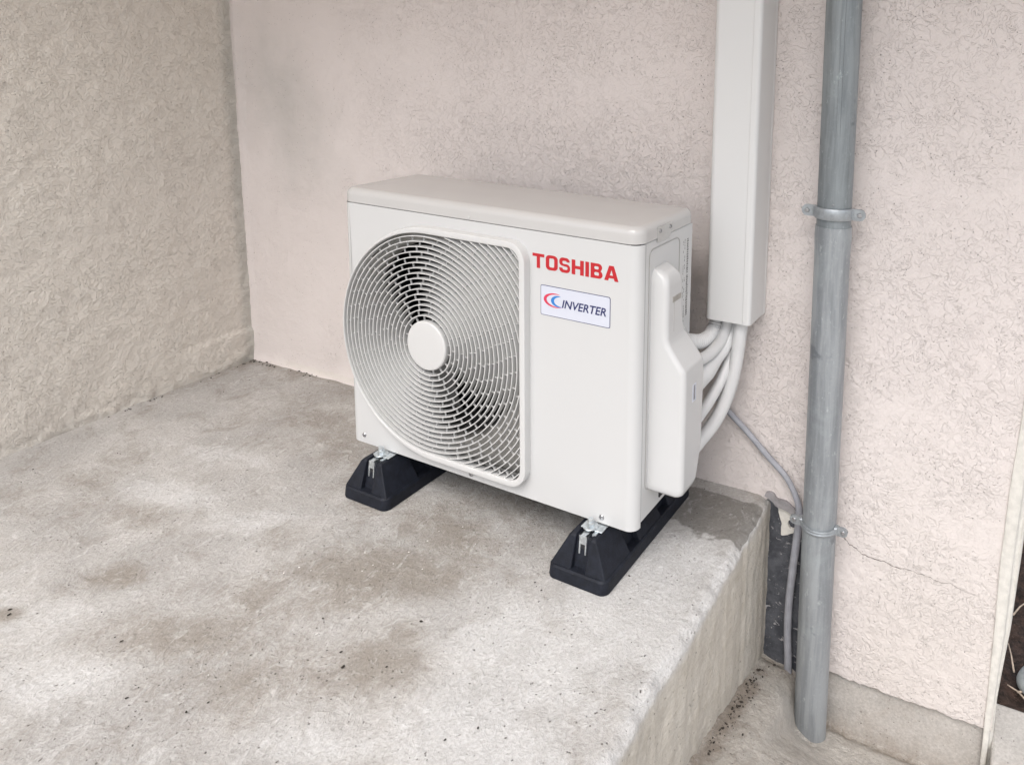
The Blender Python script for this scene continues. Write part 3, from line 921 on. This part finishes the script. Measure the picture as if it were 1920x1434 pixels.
# rear apron joining cover to the side panel
bm = bmesh.new()
rings = [rrect(W - .004, W + p, .10, y1, (.001, .004, r_, .001), z, 5) for z, p, y1, r_ in [(.082, .012, .172, .008), (.09, .030, .185, .014), (.15, .045, .198, .02), (.30, .045, .198, .02), (.36, .028, .19, .014), (.40, .010, .178, .008), (.43, .004, .172, .003)]]
add_loft(bm, rings); bm_obj('cover_apron', bm, M['white'], unit, angle=60)
# finger notch: raised strip whose grey stands for the shade in it
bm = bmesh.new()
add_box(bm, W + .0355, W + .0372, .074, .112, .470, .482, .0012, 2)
bm_obj('handle_notch_shade', bm, mat_plain('recess shade grey', (.36, .34, .31), .6), vc)
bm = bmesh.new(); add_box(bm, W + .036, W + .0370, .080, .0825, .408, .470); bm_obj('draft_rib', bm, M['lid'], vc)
# drain hole at the foot of the side panel
bm = bmesh.new(); add_box(bm, W - .001, W + .0002, .104, .128, .021, .043, .002, 1); bm_obj('drain_slot', bm, M['dark'], unit)
# clip bridging lid and side panel
cl = thing('corner_clip', None, None); cl.parent = unit
bm = bmesh.new()
add_box(bm, W + .0016, W + .0036, .068, .130, .6045, .6215, .001, 2)
add_box(bm, W + .0006, W + .0022, .074, .128, .5895, .6045, .0006, 1)
add_box(bm, W + .0010, W + .0030, .069, .074, .590, .606, .001, 1)
bm_obj('plate', bm, M['clear'], cl)
for y in (.077, .122): screw((W + .0034, y, .613), (1, 0, 0), .0046, cl)
# rating print down the rear edge of the side panel, a small sticker on the cover
bm = bmesh.new(); rnd = random.Random(2)
for col, (y, wd, z0, z1) in enumerate([(.214, .0085, .395, .572), (.203, .004, .36, .568), (.196, .003, .44, .565)]):
    z = z1
    while z > z0:
        hh = rnd.uniform(.0022, .0042) if col == 0 else rnd.uniform(.0015, .006)
        if rnd.random() < (.92 if col == 0 else .6):
            for q in range(2 if col == 0 else 1):
                yy = y + rnd.uniform(-.0006, .0006) + q * wd * .5
                add_box(bm, W - .0008, W - .0003, yy, yy + wd * rnd.uniform(.3, .45), z - hh, z)
        z -= hh + rnd.uniform(.0012, .0022)
bm_obj('rating_print', bm, M['ink'], unit)
st = thing('sticker', None, None); st.parent = unit
bm = bmesh.new(); add_box(bm, W + .0788, W + .0793, .088, .106, .262, .300, .0002, 1); bm_obj('film', bm, M['badge'], st)
bm = bmesh.new()
for k in range(11): add_box(bm, W + .0793, W + .0795, .094, .101, .266 + k * .0029, .266 + k * .0029 + .0018)
bm_obj('print', bm, M['ink'], st)

# ------------------------------------------------------------------ rubber feet
def to_world(x, y, z=0):
    c, s2 = math.cos(-.0295), math.sin(-.0295)
    return (0.8663 + x * c - y * s2, -0.3737 + x * s2 + y * c, z)
def make_foot(xc, label):
    Wf, Lf, Hf = .143, .40, .093
    f = thing('rubber_foot', label, 'rubber foot', to_world(xc, -.0735), -.0295, 'black rubber feet under the air conditioner')
    x0, x1 = -Wf / 2, Wf / 2
    bm = bmesh.new()
    # rim
    add_loft(bm, [rrect(x0 + .001, x1 - .001, .001, Lf - .001, .017, 0, 5), rrect(x0, x1, 0, Lf, .018, .004, 5), rrect(x0 + .002, x1 - .002, .002, Lf - .002, .017, .025, 5), rrect(x0 + .005, x1 - .005, .005, Lf - .005, .015, .029, 5)])
    # core, inset at the sides
    def block(xa, xb, ya, yb, ia, ib, f0, f1, zt=Hf, rad=.004):
        """base rectangle shrinks by ia/ib in x and f0/f1 in y towards the top"""
        add_loft(bm, [rrect(xa, xb, ya, yb, rad, .0285, 3), rrect(xa + ia * .94, xb - ib * .94, ya + f0 * .94, yb - f1 * .94, rad, .0285 + (zt - .0285) * .94, 3), rrect(xa + ia + .002, xb - ib - .002, ya + f0 + .003, yb - f1 - .003, rad, zt, 3)])
    tx = .031     # half width of the top
    block(-.047, .047, .020, Lf - .020, .047 - tx + .004, .047 - tx + .004, .014, .014, Hf - .004)
    s = Wf / 2 - .006
    # end blocks split by a channel, and a mid buttress
    for ya, yb, f0, f1 in ((.007, .110, .020, .006), (Lf - .110, Lf - .007, .006, .020)):
        block(-s, -.016, ya, yb, s - tx, 0.0, f0, f1)
        block(.016, s, ya, yb, 0.0, s - tx, f0, f1)
    block(-s, s, .150, Lf - .150, s - tx, s - tx, .008, .008)
    body = bm_obj('block', bm, M['rubber'], f, angle=25)
    # galvanised channel let into the top, with forked end
    bm = bmesh.new()
    zt = Hf + .0015
    for sx in (-1, 1):
        a, b = sorted((sx * .0065, sx * .0085))
        add_box(bm, a, b, .032, Lf - .03, Hf - .012, zt)
        xa, xb = sorted((sx * .0056, sx * .0085))
        vs = [(.0285, zt), (.038, zt), (.0330, .056), (.0250, .056)]
        add_loft(bm, [[(xa, y, z) for y, z in vs], [(xb, y, z) for y, z in vs]])
    add_box(bm, -.0085, .0085, .0285, .062, zt - .003, zt)
    add_loft(bm, [[(-.006, y, z) for y, z in [(.0275, zt - .001), (.031, zt), (.0300, .077), (.0265, .077)]], [(.006, y, z) for y, z in [(.0275, zt - .001), (.031, zt), (.0300, .077), (.0265, .077)]]])
    add_box(bm, .014, .022, .040, .056, zt - .004, zt + .0003)
    bm_obj('channel', bm, M['galv'], f)
    bm = bmesh.new(); add_loft(bm, [[(-.0054, y, z) for y, z in [(.0295, .076), (.0325, .076), (.0305, .052), (.0275, .052)]], [(.0054, y, z) for y, z in [(.0295, .076), (.0325, .076), (.0305, .052), (.0275, .052)]]])
    bm_obj('slot', bm, M['dark'], f)
    # clamp: bent bracket holding the unit's base flange, big washer, bolt
    bm = bmesh.new()
    add_box(bm, -.020, .030, .050, .100, zt + .0005, zt + .003, .0008, 1)
    add_box(bm, -.014, .028, .088, .0905, zt + .003, zt + .020, .0006, 1)
    bm_obj('clamp_bracket', bm, M['galv'], f)
    bm = bmesh.new(); add_lathe(bm, (-.001, .058, zt + .0031), (0, 0, 1), [(.0165, 0), (.0165, .0018), (.0158, .0024), (.007, .0026)], 28); bm_obj('washer', bm, M['galv'], f, angle=30)
    bm = bmesh.new()
    add_lathe(bm, (-.001, .058, zt + .0055), (0, 0, 1), [(.0085, 0), (.0085, .0065), (.0075, .0072)], 6)
    add_lathe(bm, (-.001, .058, zt + .0125), (0, 0, 1), [(.0062, 0), (.0066, .0004), (.0062, .0012), (.0066, .002), (.0062, .0028), (.0066, .0036), (.0062, .0044), (.0056, .0085), (.004, .009)], 14)
    bm_obj('bolt', bm, M['galv'], f, angle=30)
    return f
make_foot(.045 + .0715, 'black rubber foot under the fan side of the white unit, nearer the left wall')
make_foot(.6338 + .0725, 'black rubber foot under the lettered side of the white unit, nearer the slab edge')

# ------------------------------------------------------------------ trunking and pipes
duct = thing('pipe_trunking', 'tall white plastic trunking box running up the wall between the unit and the downpipe', 'trunking', (1.74, 0, .462))
bm = bmesh.new()
x0, x1, yf = -.0565, .0585, -.102
prof = [(x0, -.001), (x0 + .002, -.030), (x0 + .003, yf + .014)] + [(x0 + .003 + .012 - .012 * math.cos(R(a)), yf + .014 - .012 * math.sin(R(a))) for a in (20, 40, 60, 80, 90)] + [(x0 + .02, yf + .0015), (x1 - .022, yf + .0012), (x1 - .0205, yf)] + [(x1 - .003 - .010 + .010 * math.sin(R(a)), yf + .010 - .010 * math.cos(R(a))) for a in (0, 20, 40, 60, 80, 90)] + [(x1 - .002, -.030), (x1, -.022), (x1, -.001)]
add_loft(bm, [[(x, y, z) for x, y in prof] for z in (0, 1.64)], False, True)
inn = [(x * .955, min(-.001, y * .96)) for x, y in prof]
add_loft(bm, [[(x, y, z) for x, y in inn] for z in (0, .3)], False, False)
vs0 = [bm.verts.new((x, y, 0)) for x, y in prof]; vs1 = [bm.verts.new((x, y, 0)) for x, y in inn]
for i in range(len(prof) - 1): bm.faces.new((vs0[i], vs0[i + 1], vs1[i + 1], vs1[i]))
bm_obj('cover', bm, M['duct'], duct, angle=35)
bm = bmesh.new(); add_box(bm, x0 - .001, x1 + .001, -.012, -.0008, .0, 1.64, .001, 1); bm_obj('back_plate', bm, M['duct'], duct)

pipes = {
 'P1': ([(1.630, -.20, .437), (1.655, -.19, .434), (1.675, -.17, .430), (1.6845, -0.14, 0.419), (1.690, -0.105, 0.413), (1.694, -0.072, 0.420), (1.6965, -0.055, 0.445), (1.6975, -0.052, 0.51)], .0165, 'corrugated white hose curving up into the trunking, the first from the unit'),
 'P2': ([(1.650, -.22, .392), (1.695, -0.19, 0.394), (1.709, -0.14, 0.390), (1.719, -0.09, 0.403), (1.722, -0.06, 0.424), (1.725, -0.055, 0.450), (1.726, -0.055, 0.51)], .0135, 'white sleeved pipe directly below the corrugated hose, second from the top at the unit'),
 'P3': ([(1.660, -.21, .322), (1.694, -0.185, 0.336), (1.707, -0.15, 0.351), (1.719, -0.11, 0.368), (1.730, -0.07, 0.394), (1.738, -0.045, 0.426), (1.740, -0.040, 0.451), (1.740, -0.04, 0.51)], lambda t: .0215 - .008 * max(0, min(1, (t - .32) / .12)), 'white pipe with a thick taped lower end, third from the top beside the unit'),
 'P4': ([(1.660, -.22, .225), (1.697, -0.19, 0.246), (1.709, -0.15, 0.265), (1.722, -0.12, 0.295), (1.731, -0.09, 0.327), (1.738, -0.06, 0.365), (1.744, -0.04, 0.414), (1.745, -0.032, 0.451), (1.745, -0.03, 0.51)], .0125, 'slim white pipe half hidden behind the outermost pipe, fourth from the top'),
 'P5': ([(1.640, -.20, .140), (1.685, -0.17, 0.168), (1.703, -0.14, 0.190), (1.723, -0.115, 0.222), (1.738, -0.095, 0.262), (1.750, -0.08, 0.312), (1.757, -0.07, 0.369), (1.761, -0.067, 0.42), (1.764, -0.065, 0.46), (1.765, -0.065, 0.51)], .0158, 'outermost white pipe sweeping in the widest arc from the unit to the trunking'),
}
for k, (pts, rad, lab) in pipes.items():
    bm = bmesh.new()
    if k == 'P1':
        path_ = catmull(pts, 40)
        add_tube(bm, path_, lambda t: .0158 + (.0016 * math.cos(t * 2 * math.pi * 30) if t > .30 else .0006), 20)
    else:
        path_ = catmull(pts, 9)
        add_tube(bm, path_, rad, 18)
    o = bm_obj('insulated_pipe' if k != 'P1' else 'drain_hose', bm, M['pipe'], None, smooth=True)
    tag(o, lab, 'pipe', 'white pipes between unit and trunking')

# grey cable down the wall
pts = [(1.683, -.016, 0.243), (1.716, -.016, 0.209), (1.769, -.016, 0.166), (1.825, -.016, 0.115), (1.874, -.017, 0.073), (1.902, -.018, 0.026), (1.911, -.018, -0.015), (1.907, -.016, -0.081), (1.901, -.013, -0.153), (1.895, -.010, -0.241), (1.894, -.008, -0.327), (1.899, -.006, -0.419), (1.90, -.006, -.46)]
cab = thing('cable', 'grey cable sagging from the white pipes and running down behind the zinc downpipe', 'cable', (0, 0, 0))
bm = bmesh.new(); add_tube(bm, catmull(pts, 8), lambda t: .0072 + .0024 * min(1, max(0, (t - .38) / .15)), 14)
bm_obj('sheath', bm, M['cable'], cab, smooth=True)
bm = bmesh.new()
rnd = random.Random(5)
for z, dx_ in ((-.205, -.004), (-.275, -.007), (-.118, .003), (-.30, .004)):
    x = np.interp(-z, [.0, .081, .153, .241, .327, .419], [1.911, 1.907, 1.901, 1.895, 1.894, 1.899]) + dx_
    add_lathe(bm, (x, -.0145 + abs(dx_) * .6, z), (0, -1, .1), [(.003, 0), (.0028, .0012), (.0012, .002)], 7)
tag(bm_obj('paint_splash', bm, M['chip'], cab), kind='stuff')

# ------------------------------------------------------------------ zinc downpipe
dp = thing('downpipe', 'weathered grey zinc rain downpipe clamped to the wall, standing in a hole in the ground', 'downpipe', (1.968, -.057, -.56))
top = Vector((1.9575, -.057, 2.3)) - Vector((1.968, -.057, -.56))
ax = Vector((1.956 - 1.972, 0, 1.2 + .52)).normalized()
ctr = lambda z: Vector((1.972 - 1.968 + (z + .52) * (1.957 - 1.972) / 1.72, 0, z + .56))
def pipe_bm(z0, z1, r, swell=None, seg=40):
    bm = bmesh.new()
    n_ = 60; rings = []
    for i in range(n_ + 1):
        z = z0 + (z1 - z0) * i / n_
        c = ctr(z); rr = r + (swell(z) if swell else 0)
        rings.append([(c.x + rr * math.cos(2 * math.pi * k / seg), c.y + rr * math.sin(2 * math.pi * k / seg), c.z) for k in range(seg)])
    add_loft(bm, rings)
    return bm
bm_obj('lower_section', pipe_bm(-.60, .705, .0385, lambda z: .0016 * math.exp(-((z - .68) / .02) ** 2)), M['zinc'], dp, angle=40)
bm_obj('upper_section', pipe_bm(.70, 2.11, .0372), M['zinc_upper'], dp, angle=40)
# folded lock seam on the front of the upper section
bm = bmesh.new()
for i in range(41):
    pass
c0, c1 = ctr(.90), ctr(2.1)
for a0 in (-78,):
    dv = Vector((math.cos(R(a0)), math.sin(R(a0)), 0)); tn = Vector((-dv.y, dv.x, 0))
    rings = []
    for c in (c0, c1):
        b0 = c + dv * .0368
        rings.append([b0 - tn * .004, b0 - tn * .0035 + dv * .0018, b0 + tn * .0035 + dv * .0018, b0 + tn * .005])
    add_loft(bm, rings)
bm_obj('lock_seam', bm, M['zinc_upper'], dp)
bm = bmesh.new(); add_lathe(bm, ctr(.757) + Vector((.005, -.0372, 0)), (0, -1, 0), [(.003, 0), (.0025, .002), (.001, .0026)], 8); bm_obj('rivet', bm, M['zinc'], dp)

def make_clip(z, style, tilt):
    cl = thing('pipe_clip', None, None); cl.parent = dp
    c = ctr(z)
    cl.location = c
    bm = bmesh.new()
    # half band round the front, with two lugs
    prof = [(.0000, -.0125), (.0030, -.0125), (.0055, -.0085), (.0060, 0), (.0055, .0085), (.0030, .0125), (.0, .0125)] if style == 'wide' else [(0, -.006), (.0035, -.006), (.0045, -.003), (.0032, 0), (.0045, .003), (.0035, .006), (0, .006)]
    r0 = .0392
    n_ = 28
    rings = []
    for i in range(n_ + 1):
        a = R(-172 + 164 * i / n_)
        zt = tilt * math.cos(a)
        rings.append([((r0 + p) * math.cos(a), (r0 + p) * math.sin(a), q + zt) for p, q in prof])
    add_loft(bm, rings)
    hl = .0125 if style == 'wide' else .0105
    for sg in (-1, 1):
        cx_ = sg * .0565
        ring0 = []; ring1 = []
        out = arc(cx_, tilt * sg * 1.0, hl, hl, -90, 90, 10) if sg > 0 else arc(cx_, tilt * sg * 1.0, hl, hl, 90, 270, 10)
        inner = [(sg * .038, tilt * sg + hl * .95), (sg * .038, tilt * sg - hl * .95)] if sg > 0 else [(sg * .038, tilt * sg - hl * .95), (sg * .038, tilt * sg + hl * .95)]
        loop = out + inner
        add_loft(bm, [[(p[0], -.012, p[1]) for p in loop], [(p[0], -.009, p[1]) for p in loop], ])
        add_loft(bm, [[(p[0], -.0085, p[1]) for p in loop], [(p[0], -.0055, p[1]) for p in loop], ])
        bx0, bx1 = sorted((sg * .036, sg * .044))
        add_box(bm, bx0, bx1, -.016, .002, tilt * sg - hl * .8, tilt * sg + hl * .8, .001, 1)
    bm_obj('band', bm, M['zincclip'], cl, angle=35)
    for sg in (-1, 1):
        screw((sg * .0565, -.0120, tilt * sg), (0, -1, 0), .0052, cl)
    bm = bmesh.new(); add_cyl(bm, (.0, .036, 0), (0, 1, 0), .005, .03, 12); bm_obj('stud', bm, M['zincclip'], cl)
M['zincclip'] = mat_plain('dull galvanised clip', (.36, .385, .405), .42, .55, .15, 60)
make_clip(.735, 'wide', 0.0)
make_clip(.006, 'narrow', 0.0)

# ------------------------------------------------------------------ small debris
def stuff_bm(name, items, mat):
    bm = bmesh.new(); rnd = random.Random(len(items))
    for x, y, z, s2, el in items:
        n_ = 6; a0 = rnd.uniform(0, 6.3)
        ca, sa = math.cos(a0), math.sin(a0)
        def ring(sc_, zz):
            out = []
            for k in range(n_):
                a = 2 * math.pi * k / n_; r_ = s2 * sc_ * rnd.uniform(.7, 1.2)
                u_, v_ = r_ * el * math.cos(a), r_ * math.sin(a)
                out.append((x + u_ * ca - v_ * sa, y + u_ * sa + v_ * ca, z + zz * s2))
            return out
        add_loft(bm, [ring(1, -.3), ring(1.05, .15), ring(.55, .5)])
    o = bm_obj(name, bm, mat)
    return tag(o, kind='stuff')
specks = [(1.36, -0.669, 1.4), (1.314, -0.806, 1.6), (1.285, -0.784, 1.0), (1.6, -0.801, 1.0), (1.567, -0.839, .9), (0.917, -0.933, 1.1), (0.146, -0.699, .9), (0.248, -0.565, .8), (0.599, -0.53, .8), (1.191, -0.742, .9), (1.381, -0.774, .9), (1.491, -0.492, .8), (1.515, -0.505, .9), (1.50, -.50, .6), (1.676, -0.04, .7), (1.176, -0.95, .8), (1.162, -0.976, 1.1), (0.666, -0.982, 1.3), (0.652, -.975, 1.2), (1.653, -0.393, 1.0), (1.05, -1.0, 1)]
items = [(x, y, .0012, .0016 * k, 1.7) for x, y, k in specks]
rnd = random.Random(21)
for k in range(90):
    items.append((rnd.uniform(.05, 1.75), rnd.uniform(-1.05, -.03), .0006, rnd.uniform(.0006, .0012), 1.3))
for k in range(26):
    tt = rnd.random() ** 2
    items.append((rnd.uniform(.02, .12) + .3 * tt, -.012 - rnd.random() * .02, .0012, rnd.uniform(.001, .0028), 1.7))
    items.append((.022 + rnd.random() * .01, -.02 - .5 * tt, .0012, rnd.uniform(.001, .0022), 1.7))
stuff_bm('leaf_litter', items, M['crumb'])
items = []
for k in range(22):
    items.append((rnd.gauss(1.17, .12), rnd.gauss(-.60, .1), .0014, rnd.uniform(.0005, .0014), 1.5))
stuff_bm('plaster_crumbs', items, M['chip'])
items = []
for k in range(130):
    y = rnd.choice((-.10, -.17, -.22, -.30, -.38)) + rnd.gauss(0, .03); x = 1.840 + abs(rnd.gauss(0, .016))
    items.append((x, y, -.425 - .30 * y + .004, min(.003, .0005 + rnd.expovariate(1600)), 1.6))
for k in range(24):
    a = rnd.uniform(2.2, 5.6); items.append((1.968 + .047 * math.cos(a), -.057 + .047 * math.sin(a), -.575 + rnd.random() * .015, rnd.uniform(.003, .006), 1.3))
stuff_bm('loose_soil', items, M['crumb'])

# pebble and dry stems on the garden soil
bm = bmesh.new()
bmesh.ops.create_icosphere(bm, subdivisions=3, radius=1)
for v in bm.verts: v.co = Vector((v.co.x * .040, v.co.y * .052, v.co.z * .022)) * (1 + .08 * math.sin(3 * v.co.x + 2 * v.co.y))
pb = bm_obj('pebble', bm, M['pebble'], None, smooth=True)
pb.location = (2.462, .262, -.478); tag(pb, 'smooth grey pebble lying on the brown soil at the right edge', 'pebble')
for k, (x, y, L, a, lab) in enumerate([(2.418, .285, .085, 100, 'longest pale dry stem on the soil, leaning towards the grey pebble'), (2.424, .222, .06, 10, 'short pale dry stem lying flat on the soil below the pebble'), (2.45, .20, .055, 150, 'dry stem lying beside the concrete kerb at the soil edge'), (2.415, .50, .07, 60, 'thin dry stem on the dark soil furthest behind the wall end')]):
    bm = bmesh.new()
    p0 = Vector((x, y, -.485)); dv = Vector((math.cos(R(a)), math.sin(R(a)), .12))
    add_tube(bm, [p0, p0 + dv * L * .5 + Vector((0, 0, .006)), p0 + dv * L], lambda t: .0026 - .0012 * t, 6)
    tag(bm_obj('dry_stem', bm, M['straw']), lab, 'stem', 'dry stems on the soil')
